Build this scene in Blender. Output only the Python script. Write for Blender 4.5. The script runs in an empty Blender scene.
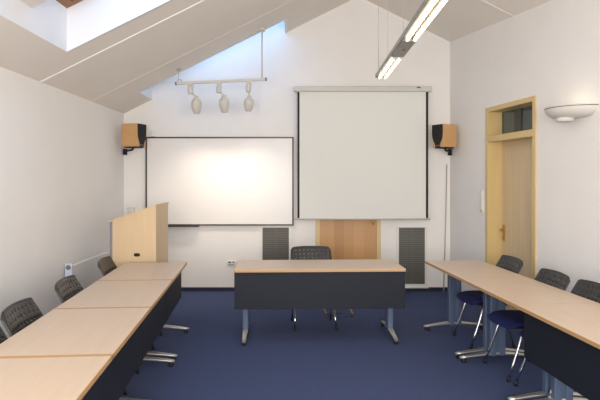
import bpy, bmesh, math, random
from mathutils import Vector, Matrix
R = math.radians
PI = math.pi
sc = bpy.context.scene
col = sc.collection

# ------------------------------------------------------------------ camera
EYE = 1.63
cd = bpy.data.cameras.new('camera')
cam = bpy.data.objects.new('camera', cd); col.objects.link(cam)
cam.location = (0, 0, EYE); cam.rotation_euler = (R(90), 0, 0)
cd.sensor_width = 36; cd.lens = 36 * 545 / 600
cd.shift_x = 5 / 600; cd.shift_y = -21 / 600
cd.clip_start = 0.05
sc.camera = cam

# ------------------------------------------------------------------ world, area lights, exposure
w = bpy.data.worlds.new('world'); sc.world = w; w.use_nodes = True
bg = w.node_tree.nodes['Background']
bg.inputs[0].default_value = (0.45, 0.66, 1.0, 1); bg.inputs[1].default_value = 0.42

def area(name, loc, rot, sx, sy, power, colr):
    d = bpy.data.lights.new(name, 'AREA'); d.shape = 'RECTANGLE'; d.size = sx; d.size_y = sy
    d.energy = power; d.color = colr
    o = bpy.data.objects.new(name, d); col.objects.link(o); o.location = loc; o.rotation_euler = rot
    return o
RS = math.atan(0.5)
area('window_daylight', (0.5, -1.46, 1.75), (R(90), 0, 0), 4.4, 1.7, 128, (1.0, 0.94, 0.88))
area('skylight_daylight', (-0.9, 4.65, 3.86), (0, -RS, 0), 1.5, 0.55, 4.5, (0.28, 0.56, 1.0))
area('skylight_daylight', (-0.9, 3.55, 3.86), (0, -RS, 0), 1.5, 0.5, 3.5, (0.28, 0.60, 1.0))
area('skylight_daylight', (-0.9, 7.61, 3.86), (0, -RS, 0), 1.5, 0.55, 3.4, (0.26, 0.54, 1.0))

vs = sc.view_settings
vs.view_transform = 'Standard'; vs.look = 'None'; vs.gamma = 1; vs.use_curve_mapping = False
vs.exposure = 1.36

# ------------------------------------------------------------------ materials
def lin(c):
    return tuple((v / 255 / 12.92) if v / 255 <= 0.04045 else ((v / 255 + 0.055) / 1.055) ** 2.4 for v in c)

def mat(name, rgb, rough=0.5, metal=0.0, spec=0.5, noise=None, bump=None, emit=None):
    """noise=(scale xyz, amount) varies the colour, bump=(scale, strength)"""
    m = bpy.data.materials.new(name); m.use_nodes = True
    nt = m.node_tree; b = nt.nodes['Principled BSDF']
    c = lin(rgb)
    b.inputs['Base Color'].default_value = (*c, 1)
    b.inputs['Roughness'].default_value = rough; b.inputs['Metallic'].default_value = metal
    b.inputs['Specular IOR Level'].default_value = spec
    tc = nt.nodes.new('ShaderNodeTexCoord')
    if noise:
        mp = nt.nodes.new('ShaderNodeMapping'); mp.inputs['Scale'].default_value = noise[0]
        nt.links.new(tc.outputs['Object'], mp.inputs['Vector'])
        n = nt.nodes.new('ShaderNodeTexNoise'); n.inputs['Scale'].default_value = 1; n.inputs['Detail'].default_value = 5
        nt.links.new(mp.outputs[0], n.inputs['Vector'])
        r = nt.nodes.new('ShaderNodeValToRGB'); a = noise[1]
        r.color_ramp.elements[0].position = 0.3; r.color_ramp.elements[1].position = 0.7
        r.color_ramp.elements[0].color = (*[v * (1 - a) for v in c], 1)
        r.color_ramp.elements[1].color = (*[min(1, v * (1 + a)) for v in c], 1)
        nt.links.new(n.outputs['Fac'], r.inputs[0]); nt.links.new(r.outputs[0], b.inputs['Base Color'])
    if bump:
        n = nt.nodes.new('ShaderNodeTexNoise'); n.inputs['Scale'].default_value = bump[0]; n.inputs['Detail'].default_value = 3
        nt.links.new(tc.outputs['Object'], n.inputs['Vector'])
        bp = nt.nodes.new('ShaderNodeBump'); bp.inputs['Strength'].default_value = bump[1]; bp.inputs['Distance'].default_value = 0.01
        nt.links.new(n.outputs['Fac'], bp.inputs['Height']); nt.links.new(bp.outputs[0], b.inputs['Normal'])
    if emit:
        b.inputs['Emission Color'].default_value = (*emit[0], 1); b.inputs['Emission Strength'].default_value = emit[1]
    return m

M = {}
M['wall'] = mat('wall_plaster', (240, 237, 232), 0.85, spec=0.2, noise=((3, 3, 3), 0.012), bump=(60, 0.05))
M['ceiling'] = mat('ceiling_board', (238, 231, 221), 0.9, spec=0.2, noise=((2, 2, 2), 0.012))
M['reveal'] = mat('skylight_lining', (235, 235, 235), 0.7, spec=0.2)
M['seam'] = mat('joint_strip', (238, 234, 230), 0.6)
M['carpet'] = mat('carpet_blue', (72, 82, 114), 0.95, spec=0.1, noise=((90, 90, 90), 0.18), bump=(400, 0.5))
M['base'] = mat('skirting_navy', (26, 28, 50), 0.6)
M['beech'] = mat('beech_laminate', (208, 186, 163), 0.38, noise=((3, 30, 3), 0.03))
M['beech_x'] = mat('beech_laminate_long', (208, 186, 163), 0.38, noise=((2, 24, 3), 0.03))
M['edge'] = mat('beech_edge', (188, 148, 100), 0.45)
M['panel'] = mat('modesty_charcoal', (27, 31, 40), 0.6, spec=0.3, noise=((200, 200, 200), 0.05))
M['blue_leg'] = mat('blue_grey_steel', (88, 104, 130), 0.45, metal=0.2)
M['alu'] = mat('cast_aluminium', (196, 194, 186), 0.28, metal=0.85)
M['chrome'] = mat('chrome', (205, 205, 208), 0.15, metal=1.0)
M['rubber'] = mat('black_rubber', (14, 14, 16), 0.6)
M['plastic'] = mat('charcoal_plastic', (44, 43, 42), 0.36)
M['seat'] = mat('navy_upholstery', (18, 28, 84), 0.85, noise=((150, 150, 150), 0.15))
M['lectern'] = mat('maple_veneer', (214, 187, 148), 0.45, noise=((14, 14, 1.2), 0.045))
M['lectern_grey'] = mat('grey_violet_edge', (138, 128, 136), 0.5)
M['door'] = mat('oak_veneer', (216, 193, 156), 0.45, noise=((18, 18, 1.0), 0.06))
M['frame'] = mat('honey_wood_frame', (214, 188, 132), 0.4, noise=((10, 10, 2), 0.04))
M['oldpine'] = mat('pine_window', (150, 104, 62), 0.5, noise=((4, 20, 4), 0.1))
M['spk'] = mat('speaker_wood', (204, 160, 108), 0.45, noise=((8, 8, 20), 0.05))
M['black'] = mat('black_cloth', (20, 18, 18), 0.7)
M['dark'] = mat('dark_frame', (62, 52, 52), 0.35, metal=0.3)
M['board'] = mat('white_enamel', (236, 233, 229), 0.3)
M['screen'] = mat('screen_fabric', (230, 231, 225), 0.9, spec=0.1)
M['white'] = mat('white_plastic', (230, 228, 222), 0.4)
M['offwhite'] = mat('offwhite_lacquer', (206, 204, 196), 0.45)
M['bowl'] = mat('matt_bowl', (216, 212, 204), 0.6)
M['grille'] = mat('taupe_grille', (112, 110, 104), 0.5, metal=0.2)
M['grille_bg'] = mat('grille_mesh', (84, 82, 74), 0.8)
M['brass'] = mat('brass', (196, 158, 72), 0.28, metal=0.9)
M['pale_blue'] = mat('pale_blue_plastic', (204, 210, 228), 0.45)
M['greyp'] = mat('grey_plastic', (110, 112, 118), 0.5)
M['yellow'] = mat('yellow_plastic', (220, 200, 120), 0.5)
M['silver'] = mat('lamp_aluminium', (160, 155, 146), 0.45, metal=0.6)
M['wire'] = mat('steel_wire', (190, 186, 180), 0.4, metal=0.4)
M['conduit'] = mat('conduit_grey', (176, 176, 170), 0.5)
M['tube'] = mat('lit_tube', (255, 244, 220), 0.5, emit=((1.0, 0.84, 0.62), 4))
M['bulb'] = mat('lit_bulb', (255, 244, 220), 0.5, emit=((1.0, 0.82, 0.62), .8))
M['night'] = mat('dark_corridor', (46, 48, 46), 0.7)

def glass(name, tint, rough=0.02, fac=0.1):
    m = bpy.data.materials.new(name); m.use_nodes = True; nt = m.node_tree
    nt.nodes.remove(nt.nodes['Principled BSDF'])
    t = nt.nodes.new('ShaderNodeBsdfTransparent'); t.inputs[0].default_value = (*tint, 1)
    g = nt.nodes.new('ShaderNodeBsdfGlossy'); g.inputs['Roughness'].default_value = rough
    x = nt.nodes.new('ShaderNodeMixShader'); x.inputs[0].default_value = fac
    nt.links.new(t.outputs[0], x.inputs[1]); nt.links.new(g.outputs[0], x.inputs[2])
    nt.links.new(x.outputs[0], nt.nodes['Material Output'].inputs[0])
    return m
M['glass'] = glass('clear_glass', (0.95, 0.97, 1.0), fac=0.06)
M['darkglass'] = glass('transom_glass', (0.55, 0.6, 0.58), fac=0.12)
M['acrylic'] = glass('clear_acrylic', (0.9, 0.88, 0.85), fac=0.2)

# strips of differing tone: the sliced veneer of the rear door (its own figure)
def veneer():
    m = mat('sliced_veneer', (206, 160, 104), 0.4)
    nt = m.node_tree; b = nt.nodes['Principled BSDF']
    tc = nt.nodes.new('ShaderNodeTexCoord'); sp = nt.nodes.new('ShaderNodeSeparateXYZ')
    nt.links.new(tc.outputs['Object'], sp.inputs[0])
    mu = nt.nodes.new('ShaderNodeMath'); mu.operation = 'MULTIPLY'; mu.inputs[1].default_value = 7.0
    fl = nt.nodes.new('ShaderNodeMath'); fl.operation = 'FLOOR'
    wn = nt.nodes.new('ShaderNodeTexWhiteNoise'); wn.noise_dimensions = '1D'
    nt.links.new(sp.outputs[0], mu.inputs[0]); nt.links.new(mu.outputs[0], fl.inputs[0]); nt.links.new(fl.outputs[0], wn.inputs['W'])
    r = nt.nodes.new('ShaderNodeValToRGB')
    r.color_ramp.elements[0].color = (*lin((186, 136, 82)), 1); r.color_ramp.elements[1].color = (*lin((202, 154, 98)), 1)
    nt.links.new(wn.outputs['Value'], r.inputs[0]); nt.links.new(r.outputs[0], b.inputs['Base Color'])
    return m
M['veneer'] = veneer()

# ------------------------------------------------------------------ mesh helpers
def box(bm, c, s, mtx=None, bevel=0.0):
    """box centred at c with full sizes s"""
    r = bmesh.ops.create_cube(bm, size=1)
    vs_ = r['verts']
    for v in vs_:
        v.co = Vector((v.co.x * s[0] + c[0], v.co.y * s[1] + c[1], v.co.z * s[2] + c[2]))
    if bevel:
        es = list({e for v in vs_ for e in v.link_edges})
        rb = bmesh.ops.bevel(bm, geom=es, offset=bevel, segments=2, affect='EDGES', profile=0.5)
        vs_ = list({v for f in rb['faces'] for v in f.verts} | {v for v in vs_ if v.is_valid})
    if mtx is not None:
        bmesh.ops.transform(bm, matrix=mtx, verts=[v for v in vs_ if v.is_valid])
    return bm

def bx(x0, x1, y0, y1, z0, z1, bm=None, bevel=0.0, mtx=None):
    bm = bm or bmesh.new()
    return box(bm, ((x0 + x1) / 2, (y0 + y1) / 2, (z0 + z1) / 2), (x1 - x0, y1 - y0, z1 - z0), mtx, bevel)

def tube(bm, pts, rad, seg=10, caps=True, rx=None):
    """tube along points; rad a number or a list"""
    pts = [Vector(p) for p in pts]; n = len(pts); rings = []
    rads = rad if isinstance(rad, (list, tuple)) else [rad] * n
    up = None
    for i, p in enumerate(pts):
        t = (pts[min(i + 1, n - 1)] - pts[max(i - 1, 0)]).normalized()
        if up is None:
            up = Vector((0, 0, 1)) if abs(t.z) < 0.9 else Vector((1, 0, 0))
        a = t.cross(up).normalized(); b_ = a.cross(t).normalized(); up = b_
        rings.append([bm.verts.new(p + a * math.cos(2 * PI * k / seg) * rads[i] * (rx or 1) + b_ * math.sin(2 * PI * k / seg) * rads[i]) for k in range(seg)])
    for i in range(n - 1):
        for k in range(seg):
            f = bm.faces.new((rings[i][k], rings[i][(k + 1) % seg], rings[i + 1][(k + 1) % seg], rings[i + 1][k])); f.smooth = True
    if caps:
        bm.faces.new(rings[0][::-1]); bm.faces.new(rings[-1])
    return bm

def prism(bm, poly, off):
    """closed solid: polygon (3D points) extruded by the vector off"""
    off = Vector(off)
    a = [bm.verts.new(Vector(p)) for p in poly]; b_ = [bm.verts.new(Vector(p) + off) for p in poly]
    bm.faces.new(a); bm.faces.new(b_[::-1]); n = len(a)
    for i in range(n):
        bm.faces.new((a[i], b_[i], b_[(i + 1) % n], a[(i + 1) % n]))
    return bm

def lathe(bm, prof, seg=24, a0=0, a1=2 * PI, mtx=None):
    """prof: (r, z) pairs revolved about z"""
    full = abs(a1 - a0 - 2 * PI) < 1e-6; n = seg if full else seg + 1; rings = []; new = []
    for r, z in prof:
        ring = []
        for k in range(n):
            a = a0 + (a1 - a0) * k / seg
            ring.append(bm.verts.new((r * math.cos(a), r * math.sin(a), z)))
        rings.append(ring); new += ring
    for i in range(len(prof) - 1):
        for k in range(seg):
            k2 = (k + 1) % n
            try:
                f = bm.faces.new((rings[i][k], rings[i][k2], rings[i + 1][k2], rings[i + 1][k])); f.smooth = True
            except ValueError:
                pass
    if full:
        if prof[0][0] > 1e-5: bm.faces.new(rings[0][::-1])
        if prof[-1][0] > 1e-5: bm.faces.new(rings[-1])
    if mtx is not None: bmesh.ops.transform(bm, matrix=mtx, verts=new)
    return bm

def build(name, bm, m, parent=None, label=None):
    bmesh.ops.remove_doubles(bm, verts=bm.verts, dist=1e-6)
    bmesh.ops.recalc_face_normals(bm, faces=bm.faces)
    me = bpy.data.meshes.new(name); bm.to_mesh(me); bm.free()
    me.materials.append(m)
    o = bpy.data.objects.new(name, me); col.objects.link(o)
    if parent: o.parent = parent
    if label: o['label'] = label
    return o

def struct(name, bm, m, parent=None):
    o = build(name, bm, m, parent)
    if not parent: o['kind'] = 'structure'
    return o

def struct_empty(name, loc, rz=0):
    o = bpy.data.objects.new(name, None); col.objects.link(o); o.location = loc; o.rotation_euler.z = rz
    o['kind'] = 'structure'; o.empty_display_size = 0.1
    return o

def thing(name, label, cat, loc=(0, 0, 0), rz=0, group=None):
    o = bpy.data.objects.new(name, None); col.objects.link(o); o.empty_display_size = 0.1
    o.location = loc; o.rotation_euler.z = rz; o['label'] = label; o['category'] = cat
    if group: o['group'] = group
    return o

def tag(o, label, cat, group=None):
    o['label'] = label; o['category'] = cat
    if group: o['group'] = group
    return o

def copy_tree(o, parent=None):
    c = o.copy(); col.objects.link(c); c.parent = parent
    for ch in list(o.children): copy_tree(ch, c)
    return c

# ------------------------------------------------------------------ room shell
XL, YB, YF = -2.49, 7.93, -1.5
XA, ZA = 0.926, 4.288                      # ridge
def XR(y): return 2.256 + 0.148 * (YB - y)
def zc(x): return ZA - 0.5 * abs(x - XA)

struct('floor', bx(XL - .3, 4.1, YF - .3, YB + .3, -0.1, 0), M['carpet'])

# rear wall (gable) with a door opening
DX0, DX1, DZ = 0.31, 1.235, 2.08
bm = bmesh.new()
xr = XR(YB) + .25
prism(bm, [(XL - .2, YB, 0), (DX0, YB, 0), (DX0, YB, zc(DX0) + .1), (XL - .2, YB, zc(XL - .2) + .1)], (0, .2, 0))
prism(bm, [(DX1, YB, 0), (xr, YB, 0), (xr, YB, zc(xr) + .1), (DX1, YB, zc(DX1) + .1)], (0, .2, 0))
prism(bm, [(DX0, YB, DZ), (DX1, YB, DZ), (DX1, YB, zc(DX1) + .1), (XA, YB, ZA + .1), (DX0, YB, zc(DX0) + .1)], (0, .2, 0))
# gable cheek of the roof light: the wall runs on up into it
prism(bm, [(-2.10, YB, zc(-2.10) + .1), (-.08, YB, zc(-.08) + .1), (-.08, YB, zc(-.08) + .5), (-2.10, YB, zc(-2.10) + .5)], (0, .2, 0))
struct('wall_back', bm, M['wall'])

struct('wall_left', bx(XL - .2, XL, YF, YB, 0, zc(XL) + .06), M['wall'])

# right wall, slanted; door recess
TH = math.atan(0.148)
ROOT = Vector((XR(YB), YB, 0))
dv = Vector((0.148, -1, 0)).normalized(); nv = Vector((1, 0.148, 0)).normalized()   # along the wall towards camera, outward
def W(u, z, d=0.0): return ROOT + dv * u + nv * d + Vector((0, 0, z))
def zt(u): return zc((ROOT + dv * u).x) + 0.06
U = 1.0 / math.cos(TH)
du0, du1 = (YB - 6.87) * U, (YB - 5.80) * U          # outside of frame
fw = .055
ou0, ou1, oz = du0 + fw - .01, du1 - fw + .01, 2.48
UE = (YB - YF) * U
bm = bmesh.new()
prism(bm, [W(-.1, 0), W(ou0, 0), W(ou0, zt(ou0)), W(-.1, zt(-.1))], nv * .4)
prism(bm, [W(ou1, 0), W(UE, 0), W(UE, zt(UE)), W(ou1, zt(ou1))], nv * .4)
prism(bm, [W(ou0, oz), W(ou1, oz), W(ou1, zt(ou1)), W(ou0, zt(ou0))], nv * .4)
struct('wall_right', bm, M['wall'])

# front wall behind the camera with a wide window
bm = bmesh.new()
XF = XR(YF)
wx0, wx1, wz0, wz1 = -1.75, 2.75, 0.9, 2.6
prism(bm, [(XL - .2, YF, 0), (XF + .2, YF, 0), (XF + .2, YF, wz0), (XL - .2, YF, wz0)], (0, -.2, 0))
prism(bm, [(XL - .2, YF, wz0), (wx0, YF, wz0), (wx0, YF, wz1), (XL - .2, YF, zc(XL - .2))], (0, -.2, 0))
prism(bm, [(wx1, YF, wz0), (XF + .2, YF, wz0), (XF + .2, YF, zc(XF)), (wx1, YF, wz1)], (0, -.2, 0))
prism(bm, [(XL - .2, YF, zc(XL - .2)), (wx0, YF, wz1), (wx1, YF, wz1), (XF + .2, YF, zc(XF)), (XA, YF, ZA)], (0, -.2, 0))
struct('wall_front', bm, M['wall'])
t = struct_empty('window_3', (0, 0, 0))
bm = bmesh.new()
for x in (wx0 + .03, -.62, .5, 1.62, wx1 - .03): bx(x - .03, x + .03, YF - .12, YF - .06, wz0, wz1, bm)
for z in (wz0 + .03, wz1 - .03): bx(wx0, wx1, YF - .12, YF - .06, z - .03, z + .03, bm)
build('window_frame', bm, M['white'], t)
build('pane', bx(wx0 + .05, wx1 - .05, YF - .10, YF - .095, wz0 + .05, wz1 - .05), M['glass'], t)

# ceiling: left slope with two roof-light openings, right slope
SX0, SX1 = -2.08, -0.14
openings = [(3.05, 4.965), (7.285, YB)]
def quad_up(bm, x0, x1, y0, y1, th=0.06):
    prism(bm, [(x0, y0, zc(x0)), (x1, y0, zc(x1)), (x1, y1, zc(x1)), (x0, y1, zc(x0))], (0, 0, th))
bm = bmesh.new()
y0 = YF - .2
quad_up(bm, XL - .2, SX0, YF - .2, YB); quad_up(bm, SX1, XA, YF - .2, YB)
prev = YF - .2
for a, b in openings:
    quad_up(bm, SX0, SX1, prev, a); prev = b
prism(bm, [(XA, YF - .2, ZA), (XR(YF) + .25, YF - .2, zc(XR(YF) + .25)), (XR(YB) + .25, YB, zc(XR(YB) + .25)), (XA, YB, ZA)], (0, 0, .06))
struct('ceiling', bm, M['ceiling'])

# panel joints of the ceiling
def joint(name, y, x0, x1, wd, th):
    bm = bmesh.new()
    prism(bm, [(x0, y - wd / 2, zc(x0)), (x1, y - wd / 2, zc(x1)), (x1, y + wd / 2, zc(x1)), (x0, y + wd / 2, zc(x0))], (0, 0, -th))
    struct(name, bm, M['seam'] if wd > .03 else M['ceiling'])
joint('trim_1', 5.34, XL, XA, .045, .010)
joint('trim_2', 6.66, XL, XA, .014, .003)
joint('trim_3', 6.25, XA, 2.50, .020, .008)

# roof lights: lining, cross beam, pine window frame, pane
HR = 0.455
def rooflight(name, ya, yb, splits, closed_far=True):
    t = struct_empty(name, (0, 0, 0))
    bm = bmesh.new(); e = .03; i_ = .004
    X0, X1 = SX0 + i_, SX1 - i_; ya_, yb_ = ya + i_, (yb - i_ if closed_far else yb)
    prism(bm, [(X0, ya_, zc(X0)), (X0, yb_, zc(X0)), (X0, yb_, zc(X0) + HR), (X0, ya_, zc(X0) + HR)], (-e, 0, 0))
    prism(bm, [(X1, ya_, zc(X1)), (X1, yb_, zc(X1)), (X1, yb_, zc(X1) + HR), (X1, ya_, zc(X1) + HR)], (e, 0, 0))
    prism(bm, [(X0, ya_, zc(X0)), (X1, ya_, zc(X1)), (X1, ya_, zc(X1) + HR), (X0, ya_, zc(X0) + HR)], (0, -e, 0))
    if closed_far:
        prism(bm, [(X0, yb_, zc(X0)), (X1, yb_, zc(X1)), (X1, yb_, zc(X1) + HR), (X0, yb_, zc(X0) + HR)], (0, e, 0))
    build('lining', bm, M['reveal'], t)
    ys = [ya] + [v for s in splits for v in s] + [yb]
    for s0, s1 in splits:
        bm = bmesh.new()
        prism(bm, [(SX0, s0, zc(SX0) + .19), (SX1, s0, zc(SX1) + .19), (SX1, s1, zc(SX1) + .19), (SX0, s1, zc(SX0) + .19)], (0, 0, HR - .19))
        build('cross_beam', bm, M['ceiling'], t)
    for i in range(0, len(ys), 2):
        p, q = ys[i], ys[i + 1]; f = .075; h = HR - .06
        bm = bmesh.new()
        def sl(xa, xb, yc, yd):
            prism(bm, [(xa, yc, zc(xa) + h), (xb, yc, zc(xb) + h), (xb, yd, zc(xb) + h), (xa, yd, zc(xa) + h)], (0, 0, .06))
        sl(SX0, SX0 + f, p, q); sl(SX1 - f, SX1, p, q); sl(SX0 + f, SX1 - f, p, p + f); sl(SX0 + f, SX1 - f, q - f, q)
        build('window_frame', bm, M['oldpine'], t)
        bm = bmesh.new(); h = HR - .03
        xa, xb = SX0 + f - .01, SX1 - f + .01
        prism(bm, [(xa, p + f - .01, zc(xa) + h), (xb, p + f - .01, zc(xb) + h), (xb, q - f + .01, zc(xb) + h), (xa, q - f + .01, zc(xa) + h)], (0, 0, .006))
        build('pane', bm, M['glass'], t)
rooflight('window_1', openings[0][0], openings[0][1], [(3.85, 4.30)])
rooflight('window_2', openings[1][0], openings[1][1], [], closed_far=False)

# skirting
struct('baseboard_back_left', bx(XL, DX0 - .06, YB - .014, YB, 0, .055), M['base'])
struct('baseboard_back_right', bx(DX1 + .06, XR(YB) - .01, YB - .014, YB, 0, .055), M['base'])
struct('baseboard_left', bx(XL, XL + .014, YF, YB - .014, 0, .055), M['base'])
bm = bmesh.new(); prism(bm, [W(.02, 0), W(du0, 0), W(du0, .055), W(.02, .055)], -nv * .014); struct('baseboard_right_far', bm, M['base'])
bm = bmesh.new(); prism(bm, [W(du1, 0), W(UE, 0), W(UE, .055), W(du1, .055)], -nv * .014); struct('baseboard_right_near', bm, M['base'])

# ------------------------------------------------------------------ rear door behind the projection screen
t = struct_empty('door_1', (0, YB, 0))
bm = bmesh.new()
bx(DX0 - .01, DX0 + .05, -.02, .12, 0, DZ, bm); bx(DX1 - .05, DX1 + .01, -.02, .12, 0, DZ, bm); bx(DX0 + .05, DX1 - .05, -.02, .12, DZ - .06, DZ + .0, bm)
build('door_frame', bm, M['frame'], t)
build('door_leaf', bx(DX0 + .05, DX1 - .05, .015, .06, 0.005, DZ - .06), M['veneer'], t)

# ------------------------------------------------------------------ right door with glazed transom, set in a deep reveal
t = struct_empty('door_2', (0, 0, 0))
def wprism(bm, u0, u1, z0, z1, d0, d1):
    return prism(bm, [W(u0, z0, d0), W(u1, z0, d0), W(u1, z1, d0), W(u0, z1, d0)], nv * (d1 - d0))
TZ = 2.09; top = 2.52
bm = bmesh.new()
wprism(bm, du0, du0 + fw, 0, top, -.015, .21)
wprism(bm, du1 - fw, du1, 0, top, -.015, .21)
wprism(bm, du0 + fw, du1 - fw, top - .055, top, -.015, .21)
wprism(bm, du0 + fw, du1 - fw, TZ, TZ + .075, -.015, .21)
build('door_frame', bm, M['frame'], t)
bm = bmesh.new(); wprism(bm, du0 + fw, du1 - fw, 0.005, TZ, .18, .205)
leaf = build('door_leaf', bm, M['door'], t)
bm = bmesh.new(); wprism(bm, du0 + fw, du1 - fw, TZ + .075, top - .055, .18, .188); build('transom_pane', bm, M['darkglass'], t)
bm = bmesh.new(); wprism(bm, du0 + fw + .30, du0 + fw + .44, TZ + .075, top - .055, .17, .20); build('transom_bar', bm, M['grille_bg'], t)
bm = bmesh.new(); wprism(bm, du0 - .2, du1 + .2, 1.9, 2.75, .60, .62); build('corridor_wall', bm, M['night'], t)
# brass handle near the far edge of the leaf
hu = du0 + fw + .05
bm = bmesh.new()
wprism(bm, hu - .018, hu + .018, .86, 1.06, .170, .180)
tube(bm, [W(hu, 1.0, .175), W(hu, 1.0, .13), W(hu + .02, 1.0, .12), W(hu + .11, .995, .12)], .011)
tube(bm, [W(hu, .90, .175), W(hu, .90, .15)], .012)
build('door_handle', bm, M['brass'], leaf)

# ------------------------------------------------------------------ tables
YAW = math.atan(0.0755)       # the tables stand turned a few degrees against the rear wall
TT = .74
def make_table(name, label, length, width, inset, panel, group=None, lip=.004, pin=.06, zp=.362):
    """local x = length axis, local y = width; panel along y = -width/2"""
    t = thing(name, label, 'table', group=group)
    L, Wd = length / 2, width / 2
    build('tabletop', bx(-L + lip, L - lip, -Wd + .003, Wd - .003, TT - .026, TT, bevel=.002), M['beech_x'], t)
    bm = bmesh.new()
    for s in (-1, 1):
        box(bm, (s * (L - lip / 2), 0, TT - .0125), (lip, width, .025))
        box(bm, (0, s * (Wd - .0015), TT - .0145), (length, .003, .023))
    build('edge_band', bm, M['edge'], t)
    bm = bmesh.new()
    bx(-L + .12, L - .12, -.03, .03, TT - .066, TT - .027, bm)
    for s in (-1, 1): bx(s * (L - inset) - .025, s * (L - inset) + .025, -Wd + .08, Wd - .08, TT - .06, TT - .027, bm)
    build('under_frame', bm, M['blue_leg'], t)
    if panel:
        p = build('modesty_panel', bx(-L + .004, L - .004, -Wd + pin, -Wd + pin + .018, zp, TT - .027, bevel=.002), M['panel'], t)
        for s in (-1, 1): build('panel_bracket', bx(s * (L - inset) - .02, s * (L - inset) + .02, -Wd + pin + .018, -.05, TT - .12, TT - .06), M['rubber'], p)
    for s in (-1, 1):
        x = s * (L - inset)
        bm = bmesh.new()
        # oval column of two profiles with a groove
        bx(x - .030, x + .030, -.070, -.012, .055, TT - .055, bm, bevel=.010); bx(x - .030, x + .030, .012, .070, .055, TT - .055, bm, bevel=.010)
        bx(x - .020, x + .020, -.02, .02, .06, TT - .06, bm)
        leg = build('leg', bm, M['blue_leg'], t)
        bm = bmesh.new()
        n = 14; pts = []; rr = []
        for i in range(n + 1):
            a = -1 + 2 * i / n
            pts.append((x, a * (Wd + .028), .042 + .036 * (1 - abs(a) ** 1.4))); rr.append(.012 + .007 * (1 - abs(a)))
        tube(bm, pts, rr, seg=12, rx=1.6)
        foot = build('foot_bar', bm, M['alu'], leg)
        for sy in (-1, 1):
            bm = bmesh.new(); lathe(bm, [(.022, 0), (.024, .008), (.02, .026), (.018, .036)], seg=14, mtx=Matrix.Translation((x, sy * (Wd - .005), 0)))
            build('foot_pad', bm, M['rubber'], leg)
    return t

def place(o, x, y, rz):
    o.location = (x, y, 0); o.rotation_euler.z = rz

# central desk: near-left corner (-.597, 5.33)
ct = make_table('front_desk', 'freestanding desk with charcoal modesty panel in the middle before the projection screen', 1.70, .655, .10, True, pin=.02, zp=.345)
CY = .035
ux = Vector((math.cos(CY), math.sin(CY), 0)); uy = Vector((-math.sin(CY), math.cos(CY), 0))
c = Vector((-.600, 5.335, 0)) + ux * .850 + uy * .3275
place(ct, c.x, c.y, CY)
ux = Vector((math.cos(YAW), math.sin(YAW), 0)); uy = Vector((-math.sin(YAW), math.cos(YAW), 0))

LT = 1.03
# left row, panel on the aisle side (+X): local y=-width/2 must face +X  -> rz = 90 + yaw
lrz = R(90) + YAW
left_labels = ['beech conference table at the far end of the left row, just before the lectern',
               'beech conference table second from the lectern in the left row',
               'beech conference table third from the lectern in the left row',
               'nearest beech conference table in the left row, at the bottom left corner of the picture']
grp = 'tables in the left row'
lt0 = make_table('conference_table', left_labels[0], LT, .655, .072, True, grp, lip=.016)
edge0 = Vector((-1.158, 5.85, 0))
step = -uy * (LT + .003)
left_tables = []
for i in range(4):
    o = lt0 if i == 0 else copy_tree(lt0)
    o['label'] = left_labels[i]
    c = edge0 + step * i + step * .5 - ux * .3275
    place(o, c.x, c.y, lrz)
# right row, inner side faces -X
rrz = R(-90) + YAW
grp = 'tables in the right row'
rt0 = make_table('conference_table', 'beech conference table with open underside at the far end of the right row', LT, .62, .055, False, grp, lip=.0015)
rt2 = make_table('conference_table', 'beech conference table with charcoal modesty panel at the near end of the right row', LT, .62, .055, True, grp, lip=.0015)
redge = Vector((1.412, 5.93, 0))
for i, o in enumerate((rt0, copy_tree(rt0), rt2)):
    if i == 1: o['label'] = 'middle beech conference table of the right row, with open underside'
    c = redge + step * i * ((LT + .0006) / (LT + .003)) + step * .5 + ux * .31
    place(o, c.x, c.y, rrz)

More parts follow.
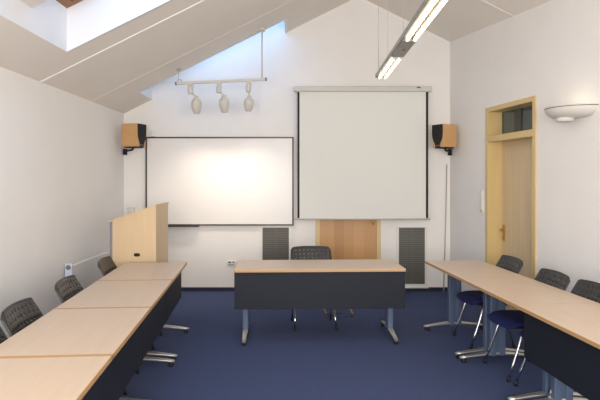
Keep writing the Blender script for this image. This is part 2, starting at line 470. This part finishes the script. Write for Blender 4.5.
# ------------------------------------------------------------------ chairs: local +y is the way the sitter faces
def make_chair(label, group=None):
    t = thing('perforated_back_chair', label, 'chair', group=group)
    # seat cushion: waterfall front, rounded corners
    bm = bmesh.new(); nx, ny = 18, 18; g = []
    def seat_pt(i, j, topside):
        u, v = -1 + 2 * i / nx, -1 + 2 * j / ny
        # squircle mapping
        x = u * math.sqrt(1 - .26 * v * v); y = v * math.sqrt(1 - .26 * u * u)
        e = max(abs(u), abs(v))
        X = x * .25; Y = y * .235 + .0
        dip = -.032 * max(0, v - .4) ** 2 / .36 + .015 * max(0, -v - .4) - .006 * (1 - u * u)
        th = (.027 * (1 - e ** 5) + .004)
        return (X, Y, .452 + dip + (th if topside else -th * .9))
    top_ = [[bm.verts.new(seat_pt(i, j, True)) for j in range(ny + 1)] for i in range(nx + 1)]
    bot_ = [[bm.verts.new(seat_pt(i, j, False)) for j in range(ny + 1)] for i in range(nx + 1)]
    for i in range(nx):
        for j in range(ny):
            for q, flip in ((top_, 0), (bot_, 1)):
                vsq = (q[i][j], q[i + 1][j], q[i + 1][j + 1], q[i][j + 1])
                f = bm.faces.new(vsq[::-1] if flip else vsq); f.smooth = True
    ring = [(i, 0) for i in range(nx)] + [(nx, j) for j in range(ny)] + [(i, ny) for i in range(nx, 0, -1)] + [(0, j) for j in range(ny, 0, -1)]
    for k in range(len(ring)):
        a, b = ring[k], ring[(k + 1) % len(ring)]
        f = bm.faces.new((top_[a[0]][a[1]], top_[b[0]][b[1]], bot_[b[0]][b[1]], bot_[a[0]][a[1]])); f.smooth = True
    build('seat', bm, M['seat'], t)
    bm = bmesh.new(); bx(-.17, .17, -.15, .15, .408, .428, bm, bevel=.004)
    build('seat_shell', bm, M['rubber'], t)
    # backrest with real perforations
    nx, nz = 29, 19; zb = .56
    def bp(i, j, d):
        def gp(k, n):      # grid lines pulled together around each perforation
            q, r = divmod(k, 3); return (q * 3 + (0, 1.26, 1.74)[r]) / n
        u = -1 + 2 * gp(i, nx) * (1 if i < nx else nx / (gp(nx, nx) * nx)); v = gp(j, nz) if j < nz else 1.0
        hw = .228 + .012 * (1 - v)
        ztop = .838 - .010 * u * u - .028 * max(0, (abs(u) - .86) / .14) ** 2.5
        zlow = zb + .010 * u * u + .025 * max(0, (abs(u) - .88) / .12) ** 2
        z = zlow + v * (ztop - zlow)
        y = -.205 - .075 * v - .03 * v * v + .030 * u * u
        return Vector((u * hw, y - d, z))
    bm = bmesh.new(); F = {}; Bk = {}
    for i in range(nx + 1):
        for j in range(nz + 1):
            F[i, j] = bm.verts.new(bp(i, j, 0)); Bk[i, j] = bm.verts.new(bp(i, j, .011))
    solid = {}
    for i in range(nx):
        for j in range(nz):
            solid[i, j] = not (i % 3 == 1 and j % 3 == 1 and 1 <= j < nz - 1 and 0 < i < nx - 1)
    for i in range(nx):
        for j in range(nz):
            if not solid[i, j]: continue
            f = bm.faces.new((F[i, j], F[i + 1, j], F[i + 1, j + 1], F[i, j + 1])); f.smooth = True
            f = bm.faces.new((Bk[i, j + 1], Bk[i + 1, j + 1], Bk[i + 1, j], Bk[i, j])); f.smooth = True
            for (a, b, di, dj) in (((i, j), (i + 1, j), 0, -1), ((i + 1, j), (i + 1, j + 1), 1, 0), ((i + 1, j + 1), (i, j + 1), 0, 1), ((i, j + 1), (i, j), -1, 0)):
                if not solid.get((i + di, j + dj), False):
                    bm.faces.new((F[a], Bk[a], Bk[b], F[b]))
    bk = build('backrest', bm, M['plastic'], t)
    bm = bmesh.new()
    rim = [bp(i, nz, .0055) for i in range(0, nx + 1)]
    rim = [bp(0, j, .0055) for j in range(0, nz)] + rim + [bp(nx, j, .0055) for j in range(nz - 1, -1, -1)] + [bp(i, 0, .0055) for i in range(nx - 1, 0, -1)] + [bp(0, 0, .0055)]
    tube(bm, rim, .0085, seg=6)
    build('rim', bm, M['plastic'], bk)
    for s in (-1, 1):
        bm = bmesh.new()
        tube(bm, [(s * .16, -.02, .40), (s * .165, -.17, .40), (s * .17, -.215, .43), (s * .17, -.222, .50), (s * .17, -.226, .58), (s * .165, -.248, .66)], .010)
        build('back_support', bm, M['chrome'], t)
    for s in (-1, 1):
        for front in (1, 0):
            bm = bmesh.new()
            if front: pts = [(s * .165, .03, .402), (s * .20, .07, .40), (s * .205, .10, .37), (s * .21, .13, .27), (s * .218, .182, .13), (s * .224, .222, .02)]
            else: pts = [(s * .165, -.03, .402), (s * .20, -.08, .40), (s * .205, -.11, .37), (s * .215, -.15, .2), (s * .225, -.20, .02)]
            tube(bm, pts, .0105)
            lg = build('leg', bm, M['chrome'], t)
            e = Vector(pts[-1]); q = Vector(pts[-2]); dd = (e - q).normalized()
            bm = bmesh.new(); tube(bm, [e - dd * .025, e, (e.x, e.y + dd.y * .008, 0)], [.0135, .0145, .015])
            build('foot_cap', bm, M['rubber'], lg)
    return t

ch0 = make_chair('dark perforated-back chair tucked behind the freestanding middle desk')
place(ch0, .205, 6.085, R(180) + YAW)
lgroup, rgroup = 'chairs along the left row of tables', 'chairs along the right row of tables'
spots = [(-1.60, 5.43, R(-90) + YAW, 'dark chair on the left side nearest the lectern, only its backrest edge showing', lgroup),
         (-1.525, 4.33, R(-90) + YAW, 'dark chair on the left side in front of the near end of the radiator', lgroup),
         (-1.465, 3.47, R(-90) + YAW, 'largest whole dark backrest above the left tables, second chair from the picture edge', lgroup),
         (-1.44, 2.96, R(-90) + YAW, 'dark chair cut off by the left picture edge beside the nearest seam', lgroup),
         (1.895, 5.47, R(90) + YAW, 'dark chair directly in front of the side door, far end of right row', rgroup),
         (1.92, 4.62, R(90) + YAW, 'middle dark chair of the right row, just right of the door frame', rgroup),
         (1.98, 4.09, R(90) + YAW, 'dark chair of the right row cut off by the right picture edge', rgroup)]
for x, y, rz, lab, g_ in spots:
    o = copy_tree(ch0); o['label'] = lab; o['group'] = g_; place(o, x, y, rz)

# ------------------------------------------------------------------ lectern
t = thing('lectern', 'tall maple veneer lectern with slanted top beside the left wall', 'lectern', (-1.775, 6.285, 0))
x0, x1, ya, yb = -.235, .245, -.285, .285
zl, zr = 1.165, 1.335
def zs(x): return zl + (x - x0) / (x1 - x0) * (zr - zl)
for s in (ya, yb - .022):
    bm = bmesh.new(); prism(bm, [(x0, s, 0), (x1, s, 0), (x1, s, zs(x1)), (x0, s, zs(x0))], (0, .022, 0))
    p = build('side_panel', bm, M['lectern'], t)
    if s == ya:
        bm = bmesh.new()
        ring = [(.035 + .034 * math.copysign(abs(math.cos(a)) ** .6, math.cos(a)), ya - .003, .795 + .019 * math.copysign(abs(math.sin(a)) ** .8, math.sin(a))) for a in [2 * PI * k / 28 for k in range(28)]]
        prism(bm, ring, (0, .004, 0)); build('cable_hole', bm, M['black'], p)
bm = bmesh.new(); prism(bm, [(x1 - .02, ya + .022, 0), (x1, ya + .022, 0), (x1, ya + .022, zs(x1)), (x1 - .02, ya + .022, zs(x1 - .02))], (0, yb - ya - .044, 0)); build('front_panel', bm, M['lectern'], t)
build('door_panel', bx(x0 - .035, x0, ya + .01, yb - .01, .08, 1.155), M['lectern_grey'], t, 'grey edge panel')
bm = bmesh.new(); prism(bm, [(x0 - .045, ya - .012, zs(x0 - .045)), (x1 + .008, ya - .012, zs(x1 + .008)), (x1 + .008, ya - .012, zs(x1 + .008) + .014), (x0 - .045, ya - .012, zs(x0 - .045) + .014)], (0, yb - ya + .024, 0))
build('top', bm, M['lectern'], t)
# clear holder standing on the slanted top
hx = -1.895; hz = zs(hx + 1.775) + .014
t = thing('acrylic_holder', 'small clear acrylic holder standing on the lectern top', 'holder', (hx, 6.30, hz), 0)
bm = bmesh.new(); prism(bm, [(-.036, -.03, -.012), (.036, -.03, .0135), (.036, -.03, .078), (-.036, -.03, .078)], (0, .06, 0)); build('cup', bm, M['acrylic'], t)
bm = bmesh.new()
for z in (.018, .072): 
    for sy in (-.03, .03): bx(-.038, .038, sy - .002, sy + .002, z - .002, z + .002, bm)
for sx in (-.037, .037):
    for sy in (-.03, .03): bx(sx - .002, sx + .002, sy - .002, sy + .002, .0145 if sx > 0 else -.011, .075, bm)
build('edge_frame', bm, M['offwhite'], t)

# ------------------------------------------------------------------ whiteboard
t = thing('whiteboard', 'large white enamel board with thin dark frame on rear wall, left of the screen', 'whiteboard', (0, YB, 0))
wx0, wx1, wz0, wz1 = -2.165, -.018, .955, 2.24
s_ = 7.89 / YB
build('writing_surface', bx(wx0 + .015, wx1 - .015, -.03, -.003, wz0 + .015, wz1 - .015), M['board'], t)
bm = bmesh.new()
bx(wx0, wx0 + .02, -.04, 0, wz0, wz1, bm); bx(wx1 - .024, wx1, -.04, 0, wz0, wz1, bm)
bx(wx0 + .02, wx1 - .024, -.04, 0, wz1 - .02, wz1, bm); bx(wx0 + .02, wx1 - .024, -.04, 0, wz0, wz0 + .02, bm)
build('frame', bm, M['dark'], t)
build('pen_tray', bx(-1.95, -1.38, -.12, -.035, wz0 - .012, wz0 + .004, bevel=.003), M['dark'], t)
tag(build('board_sensor', bx(-2.09, -2.04, YB - .05, YB - .001, 2.243, 2.335, bevel=.008), M['white'], None), 'small white box mounted on the wall above the whiteboard by the left loudspeaker', 'sensor')

# ------------------------------------------------------------------ projection screen
t = thing('projection_screen', 'pulled-down projection screen with black side borders hanging over the rear door', 'projection screen', (0, 7.80, 0))
k = 7.8 / 545
sx0, sx1 = (297 - 295) * k, (429 - 295) * k
zt_, zb_ = EYE + (179 - 91) * k, EYE - (219.5 - 179) * k
build('fabric', bx(sx0 + .035, sx1 - .045, -.002, .002, zb_ + .02, zt_), M['screen'], t)
for a, b in ((sx0 + .007, sx0 + .036), (sx1 - .045, sx1 - .012)):
    build('side_border', bx(a, b, -.003, .002, zb_ + .015, zt_), M['black'], t)
bm = bmesh.new(); bx((294 - 295) * k, (431.5 - 295) * k, -.045, .06, EYE + (179 - 92) * k, EYE + (179 - 86.6) * k, bm, bevel=.015)
cs = build('housing', bm, M['offwhite'], t)
build('nameplate', bx(1.735, 1.785, -.048, -.044, EYE + (179 - 88.6) * k, EYE + (179 - 87.4) * k), M['dark'], cs)
bm = bmesh.new(); tube(bm, [(sx0 - .03, 0, zb_ + .008), (sx1 + .02, 0, zb_ + .008)], .013, seg=12)
build('bottom_bar', bm, M['offwhite'], t)
bm = bmesh.new(); px_ = (373 - 295) * k
tube(bm, [(px_ - .02, -.012, zb_), (px_ - .015, -.014, zb_ - .02), (px_, -.014, zb_ - .035), (px_ + .005, -.014, zb_ - .075)], [.005, .006, .012, .006], seg=8)
build('pull_handle', bm, M['brass'], t)
for x in (.1, 1.78): build('wall_bracket', bx(x - .02, x + .02, .05, .125, zt_ + .02, zt_ + .07), M['offwhite'], t)

# ------------------------------------------------------------------ ventilation grilles
def grille(xa, xb, label):
    za, zb2 = .105, .925
    t = thing('ventilation_grille', label, 'ventilation grille', ((xa + xb) / 2, YB, 0), 0, 'grilles low on the rear wall')
    h = (xb - xa) / 2
    build('mesh_backing', bx(-h, h, -.010, -.002, za, zb2), M['grille_bg'], t)
    bm = bmesh.new(); f = .035
    bx(-h - f, -h, -.022, 0, za - f, zb2 + f * .5, bm); bx(h, h + f, -.022, 0, za - f, zb2 + f * .5, bm)
    bx(-h, h, -.022, 0, za - f, za, bm); bx(-h, h, -.022, 0, zb2, zb2 + f * .5, bm)
    build('surround', bm, M['white'], t)
    bm = bmesh.new(); n = 30
    for i in range(n):
        z = za + (zb2 - za) * (i + .5) / n
        bx(-h, h, -.017, -.011, z - .0075, z + .0065, bm)
    build('slat_rows', bm, M['grille'], t)
    bm = bmesh.new()
    for q in [k / 6 for k in range(-6, 7)]: bx(q * (h - .006) - (.006 if q in (-1, 0, 1) else .003), q * (h - .006) + (.006 if q in (-1, 0, 1) else .003), -.022, -.017, za, zb2, bm)
    build('upright', bm, M['grille'], t)
    bm = bmesh.new(); bx(-h - .045, h + .045, -.05, 0, za - .055, za - .036, bm); build('sill', bm, M['white'], t)
grille((262.5 - 295) / 68.7, (289 - 295) / 68.7, 'taupe metal ventilation grille on rear wall, left of the veneered door')
grille((398.5 - 295) / 68.7, (424.5 - 295) / 68.7, 'taupe metal ventilation grille on rear wall, right of the veneered door')

# double socket on the rear wall left of the desk
t = thing('wall_socket', 'white double power socket low on rear wall, left of the middle desk', 'socket', (-.925, YB, .405))
build('plate', bx(-.065, .065, -.012, 0, -.038, .038, bevel=.004), M['white'], t)
for dx, m_ in ((-.025, 'black'), (.030, 'greyp')):
    bm = bmesh.new(); bx(dx - .016, dx + .016, -.016, -.012, .004, .024, bm); build('outlet', bm, M[m_], t)
build('cable_slot', bx(-.05, .04, -.015, -.012, -.026, -.016), M['greyp'], t)

# vertical conduit beside the right corner
bm = bmesh.new(); tube(bm, [(2.205, YB - .010, 1.84), (2.19, YB - .010, 1.0), (2.16, YB - .010, 0.0)], .008)
tag(build('cable_conduit', bm, M['conduit']), 'thin grey vertical conduit on rear wall beneath the right loudspeaker', 'conduit')
bm = bmesh.new()

# ------------------------------------------------------------------ loudspeakers
def speaker(loc, ang, wallpt, label):
    """local -y is the front"""
    t = thing('loudspeaker', label, 'loudspeaker', loc, ang, 'wall loudspeakers')
    w_, d_, h_ = .20, .26, .315
    build('cabinet', bx(-w_ / 2, w_ / 2, -d_ / 2, d_ / 2, -h_ / 2, h_ / 2, bevel=.006), M['spk'], t)
    bm = bmesh.new(); y = -d_ / 2 - .012; hw = w_ / 2 - .003; hh = h_ / 2 - .004
    right = [(hw, hh), (hw, .03), (hw - .008, -.03), (hw - .03, -.075), (hw - .052, -.11), (hw - .056, -.13)]
    poly = right + [(-x, z) for x, z in right[::-1]]
    prism(bm, [(x, y, z) for x, z in poly], (0, .0125, 0))
    build('front_grille', bm, M['black'], t)
    bm = bmesh.new(); bx(-.045, .045, -d_ / 2 - .010, -d_ / 2 + .01, -h_ / 2 - .004, -h_ / 2 + .022, bm, bevel=.004); build('badge', bm, M['dark'], t)
    # bracket reaching to the wall
    Mi = (Matrix.Translation(loc) @ Matrix.Rotation(ang, 4, 'Z')).inverted()
    wp = Mi @ Vector(wallpt)
    bm = bmesh.new(); bx(-.07, .07, -.11, .11, -h_ / 2 - .016, -h_ / 2, bm)
    tube(bm, [(0, 0, -h_ / 2 - .012), (0, .02, -h_ / 2 - .04), (wp.x, wp.y, -h_ / 2 - .045)], .014)
    lathe(bm, [(.03, -.07), (.03, .02)], seg=12, mtx=Matrix.Translation((wp.x, wp.y, -h_ / 2 - .03)))
    build('bracket', bm, M['rubber'], t)
speaker((-2.245, 7.58, 2.235), R(72), (-2.45, 7.86, 2.0), 'wooden loudspeaker with black front high in the left rear corner')
speaker((2.085, 7.60, 2.228), R(-60), (2.232, 7.86, 2.0), 'wooden loudspeaker with black front high in the right rear corner')

# ------------------------------------------------------------------ track light
YT = 7.09; s = YT / 545
t = thing('track_light', 'white ceiling-hung track with three spotlights in front of the whiteboard', 'spotlight track', (0, YT, 0))
P = lambda x, y: Vector(((x - 295) * s, 0, EYE + (179 - y) * s))
a, b = P(176, 83.6), P(266, 79.3)
bm = bmesh.new(); d = (b - a); ang = math.atan2(d.z, d.x)
mt = Matrix.Translation((a + b) / 2) @ Matrix.Rotation(-ang, 4, 'Y')
box(bm, (0, 0, 0), (d.length, .036, .034), mt, bevel=.004)
build('rail', bm, M['offwhite'], t)
for p_ in (a, b):
    bm = bmesh.new(); box(bm, (0, 0, 0), (.022, .04, .038), Matrix.Translation(p_) @ Matrix.Rotation(-ang, 4, 'Y')); build('end_cap', bm, M['greyp'], t)
q = P(262, 79.5)
bm = bmesh.new(); tube(bm, [q, (q.x, 0, zc(q.x) - .02)], .010); lathe(bm, [(.045, -.05), (.045, -.005)], seg=16, mtx=Matrix.Translation((q.x, 0, zc(q.x) - .005)))
build('suspension_rod', bm, M['offwhite'], t)
q = P(178.5, 83)
bm = bmesh.new(); tube(bm, [q, (q.x, 0, zc(q.x) - .005)], .003, seg=6); lathe(bm, [(.03, -.02), (.03, 0)], seg=12, mtx=Matrix.Translation((q.x, 0, zc(q.x) - .005)))
tube(bm, [q + Vector((-.02, 0, .015)), q + Vector((0, 0, .055)), q + Vector((.035, 0, .04)), q + Vector((.04, 0, .015))], .006, seg=8)
build('suspension_wire', bm, M['wire'], t)
heads = [(190.5, 84, 196.5, 96, 195.8, 114, 8), (219, 83, 224, 95, 224, 113, 8), (248.5, 82, 249.5, 96, 247.8, 111.5, -6)]
aims = [(-1.5, YB, .7), (-1.1, YB, .5), (-.65, YB, .6)]
for (ax, ay, hx_, hy_, bx_, by_, tilt), aim in zip(heads, aims):
    A = P(ax, ay); H = P(hx_, hy_); B = P(bx_, by_)
    bm = bmesh.new()
    box(bm, (A.x, 0, A.z + .0), (.075, .034, .03), bevel=.004)
    lathe(bm, [(.020, -.035), (.024, -.02), (.024, 0)], seg=14, mtx=Matrix.Translation((A.x, 0, A.z)))
    lathe(bm, [(.026, -.13), (.034, -.115), (.034, -.04), (.028, -.03)], seg=18, mtx=Matrix.Translation((A.x, 0, A.z)))
    ad = build('adapter', bm, M['offwhite'], t)
    dirn = (B - H).normalized()
    bm = bmesh.new(); lp = A + Vector((0, 0, -.105))
    tube(bm, [lp, (lp + H) / 2 + Vector((0, .01, -.005)), H + Vector((0, 0, -.012))], .013, seg=10)
    build('knuckle', bm, M['offwhite'], ad)
    rot = Vector((0, 0, 1)).rotation_difference(-(dirn + Vector((0, .25, 0))).normalized()).to_matrix().to_4x4()
    L_ = (B - H).length
    prof = [(.002, -L_), (.035, -L_ + .004), (.046, -L_ + .02), (.056, -L_ + .05), (.066, -L_ + .085), (.068, -L_ * .45), (.066, -L_ * .32), (.052, -L_ * .20), (.032, -L_ * .15), (.025, 0), (.002, .002)]
    bm = bmesh.new(); lathe(bm, prof, seg=24, mtx=Matrix.Translation(H) @ rot)
    hd = build('spot_head', bm, M['offwhite'], t)
    ld = bpy.data.lights.new('spot_beam', 'SPOT'); ld.energy = 9.5; ld.color = (1.0, .86, .70); ld.spot_size = R(92); ld.spot_blend = 1.0; ld.shadow_soft_size = .04
    lo = bpy.data.objects.new('spot_beam', ld); col.objects.link(lo); lo.parent = t
    lo.location = (B.x, .12, B.z - .02)
    dd = Vector(aim) - (Vector((0, YT, 0)) + lo.location)
    lo.rotation_euler = dd.to_track_quat('-Z', 'Y').to_euler()

# ------------------------------------------------------------------ suspended linear fluorescent lamp
LZ = 2.79
t = thing('linear_pendant_lamp', 'long suspended twin fluorescent lamp running along the roof ridge, lit', 'pendant lamp', (.868, 0, LZ), -.0217)
sections = [(5.23, 6.31), (3.38, 4.59), (1.53, 2.74)]
for a, b in ((-.070, -.012), (.020, .056)): build('body_rail', bx(a, b, 1.45, 6.36, .018, .062, bevel=.006), M['silver'], t)
for (ya, yb) in ((4.60, 5.22), (2.75, 3.37)):
    jp = build('joint_plate', bx(-.058, .058, ya, yb, .004, .024, bevel=.003), M['silver'], t)
    bm = bmesh.new(); lathe(bm, [(.012, -.004), (.012, .006)], seg=12, mtx=Matrix.Translation((0, (ya + yb) / 2, 0))); build('clip', bm, M['dark'], jp)
for ya, yb in sections:
    for sx in (-.026, .038):
        bm = bmesh.new(); tube(bm, [(sx, ya + .03, .004), (sx, yb - .03, .004)], .0095, seg=12); fl_ = build('fluorescent_tube', bm, M['tube'], t, 'glowing warm white tube')
        for y in (ya + .012, yb - .012): build('tube_socket', bx(sx - .014, sx + .014, y - .018, y + .018, -.008, .022, bevel=.003), M['offwhite'], fl_)
for y, dx, r_ in ((6.25, -.045, .0035), (6.05, .03, .002), (4.9, 0, .002), (3.0, 0, .0035)):
    bm = bmesh.new(); tube(bm, [(dx, y, .04), (dx, y, zc(.868 + .0217 * y + dx) - LZ - .004)], r_, seg=6); build('suspension_wire', bm, M['wire'], t)

# ------------------------------------------------------------------ wall uplighter on the right wall
lu = (YB - 5.15) * U
lc = W(lu, 0)
t = thing('wall_uplighter', 'half-round off-white bowl wall lamp right of the side door', 'wall lamp', (lc.x, lc.y, 2.31), -math.pi / 2 - 0 + (-TH) * -1 * 0)
t.rotation_euler.z = math.atan2(-nv.y, -nv.x)      # local +x points into the room
prof = [(.285, 0), (.284, -.018), (.274, -.045), (.25, -.075), (.205, -.098), (.14, -.108), (.08, -.110)]
inner = [(r - .010, z + .006) for r, z in prof][::-1]
bm = bmesh.new(); lathe(bm, prof + [(.0005, -.111)] , seg=32, a0=-PI / 2, a1=PI / 2)
lathe(bm, [(.275, 0), (.262, -.026), (.228, -.054), (.174, -.076), (.0005, -.094)], seg=32, a0=-PI / 2, a1=PI / 2)
lathe(bm, [(.285, 0), (.275, 0)], seg=32, a0=-PI / 2, a1=PI / 2)
build('bowl', bm, M['bowl'], t)
bm = bmesh.new(); lathe(bm, [(.2865, -.018), (.2865, -.012)], seg=32, a0=-PI / 2, a1=PI / 2)
lathe(bm, [(.284, -.018), (.2865, -.018)], seg=32, a0=-PI / 2, a1=PI / 2)
build('rim_line', bm, M['dark'], t)
bm = bmesh.new(); lathe(bm, [(.065, -.142), (.078, -.134), (.082, -.105), (.02, -.100)], seg=20, mtx=Matrix.Translation((.13, .0, 0))); build('lower_cap', bm, M['bowl'], t)
bm = bmesh.new(); bx(0, .04, -.12, .12, -.07, .0, bm, bevel=.005); build('wall_mount', bm, M['bowl'], t)
bm = bmesh.new(); tube(bm, [(.12, -.09, -.03), (.12, .09, -.03)], .02, seg=12); build('lit_bulb', bm, M['bulb'], t)
pd = bpy.data.lights.new('uplight', 'POINT'); pd.energy = .12; pd.color = (1, .85, .68); pd.shadow_soft_size = .05
po = bpy.data.objects.new('uplight', pd); col.objects.link(po); po.parent = t; po.location = (.17, .12, .0)

# ------------------------------------------------------------------ switches, left-wall fittings
su = (YB - 6.98) * U
t = thing('light_switch_strip', 'vertical strip of white light switches beside the side door', 'light switch', (0, 0, 0))
bm = bmesh.new(); wprism(bm, su - .04, su + .04, 1.20, 1.49, -.012, 0); build('plate', bm, M['white'], t)
for i, z in enumerate((1.275, 1.355, 1.435)):
    bm = bmesh.new(); wprism(bm, su - .030, su + .030, z - .032, z + .032, -.022, -.012); build('rocker', bm, M['white'], t)
bm = bmesh.new(); wprism(bm, su - .025, su + .02, 1.215, 1.236, -.018, -.012); build('status_tab', bm, M['yellow'], t, 'yellow tab')

t = thing('radiator', 'low white panel radiator on the left wall behind the far chairs', 'radiator', (XL, 6.40, 0))
ry0, ry1 = -.55, .52
build('heating_panel', bx(.035, .095, ry0, ry1, .14, .675, bevel=.006), M['white'], t)
bm = bmesh.new()
for i in range(46):
    y = ry0 + .02 + (ry1 - ry0 - .04) * i / 45
    bx(.038, .092, y - .004, y + .004, .675, .690, bm)
bx(.033, .040, ry0, ry1, .672, .692, bm); bx(.090, .097, ry0, ry1, .672, .692, bm)
build('top_grille', bm, M['white'], t)
e = build('end_cap', bx(.028, .104, ry0 - .022, ry0, .13, .725, bevel=.006), M['pale_blue'], t, 'pale bluish end cap')
bm = bmesh.new(); lathe(bm, [(.026, 0), (.024, .010), (.01, .012)], seg=20, mtx=Matrix.Translation((.066, ry0 - .020, .685)) @ Matrix.Rotation(R(90), 4, 'X')); build('dial', bm, M['greyp'], e, 'round grey dial')
build('end_cap', bx(.028, .104, ry1, ry1 + .018, .13, .70, bevel=.006), M['white'], t)
bm = bmesh.new(); mt = Matrix.Translation((.066, ry1 + .13, .655)) @ Matrix.Rotation(R(90), 4, 'X')
lathe(bm, [(.022, -.02), (.034, -.01), (.036, .05), (.030, .065)], seg=18, mtx=mt); tv = build('thermostat_head', bm, M['white'], t)
bm = bmesh.new(); lathe(bm, [(.018, .064), (.017, .070)], seg=14, mtx=mt); build('centre_cap', bm, M['black'], tv)
bm = bmesh.new(); tube(bm, [(.066, ry1 + .12, .655), (.066, ry1 + .12, .5), (.066, ry1 + .12, 0.004)], .009); build('supply_pipe', bm, M['white'], t)
for y in (-.4, .4): build('wall_bracket', bx(.006, .036, y - .02, y + .02, .25, .6), M['white'], t)

# low wire stand on the carpet behind the desk
t = thing('wire_floor_stand', 'low thin wire stand on the carpet behind the desk, right of the chair legs', 'stand', (.52, 6.42, 0))
for s_x in (-.155, .155):
    bm = bmesh.new(); tube(bm, [(s_x - .02, .0, .10), (s_x, 0, .05), (s_x + .015, 0, .006)], .007, seg=8); build('foot', bm, M['brass'], t)
bm = bmesh.new(); tube(bm, [(-.145, 0, .03), (.165, 0, .012)], .004, seg=6); tube(bm, [(-.07, 0, .052), (.03, 0, .052)], .009, seg=6); build('crossbar', bm, M['dark'], t)
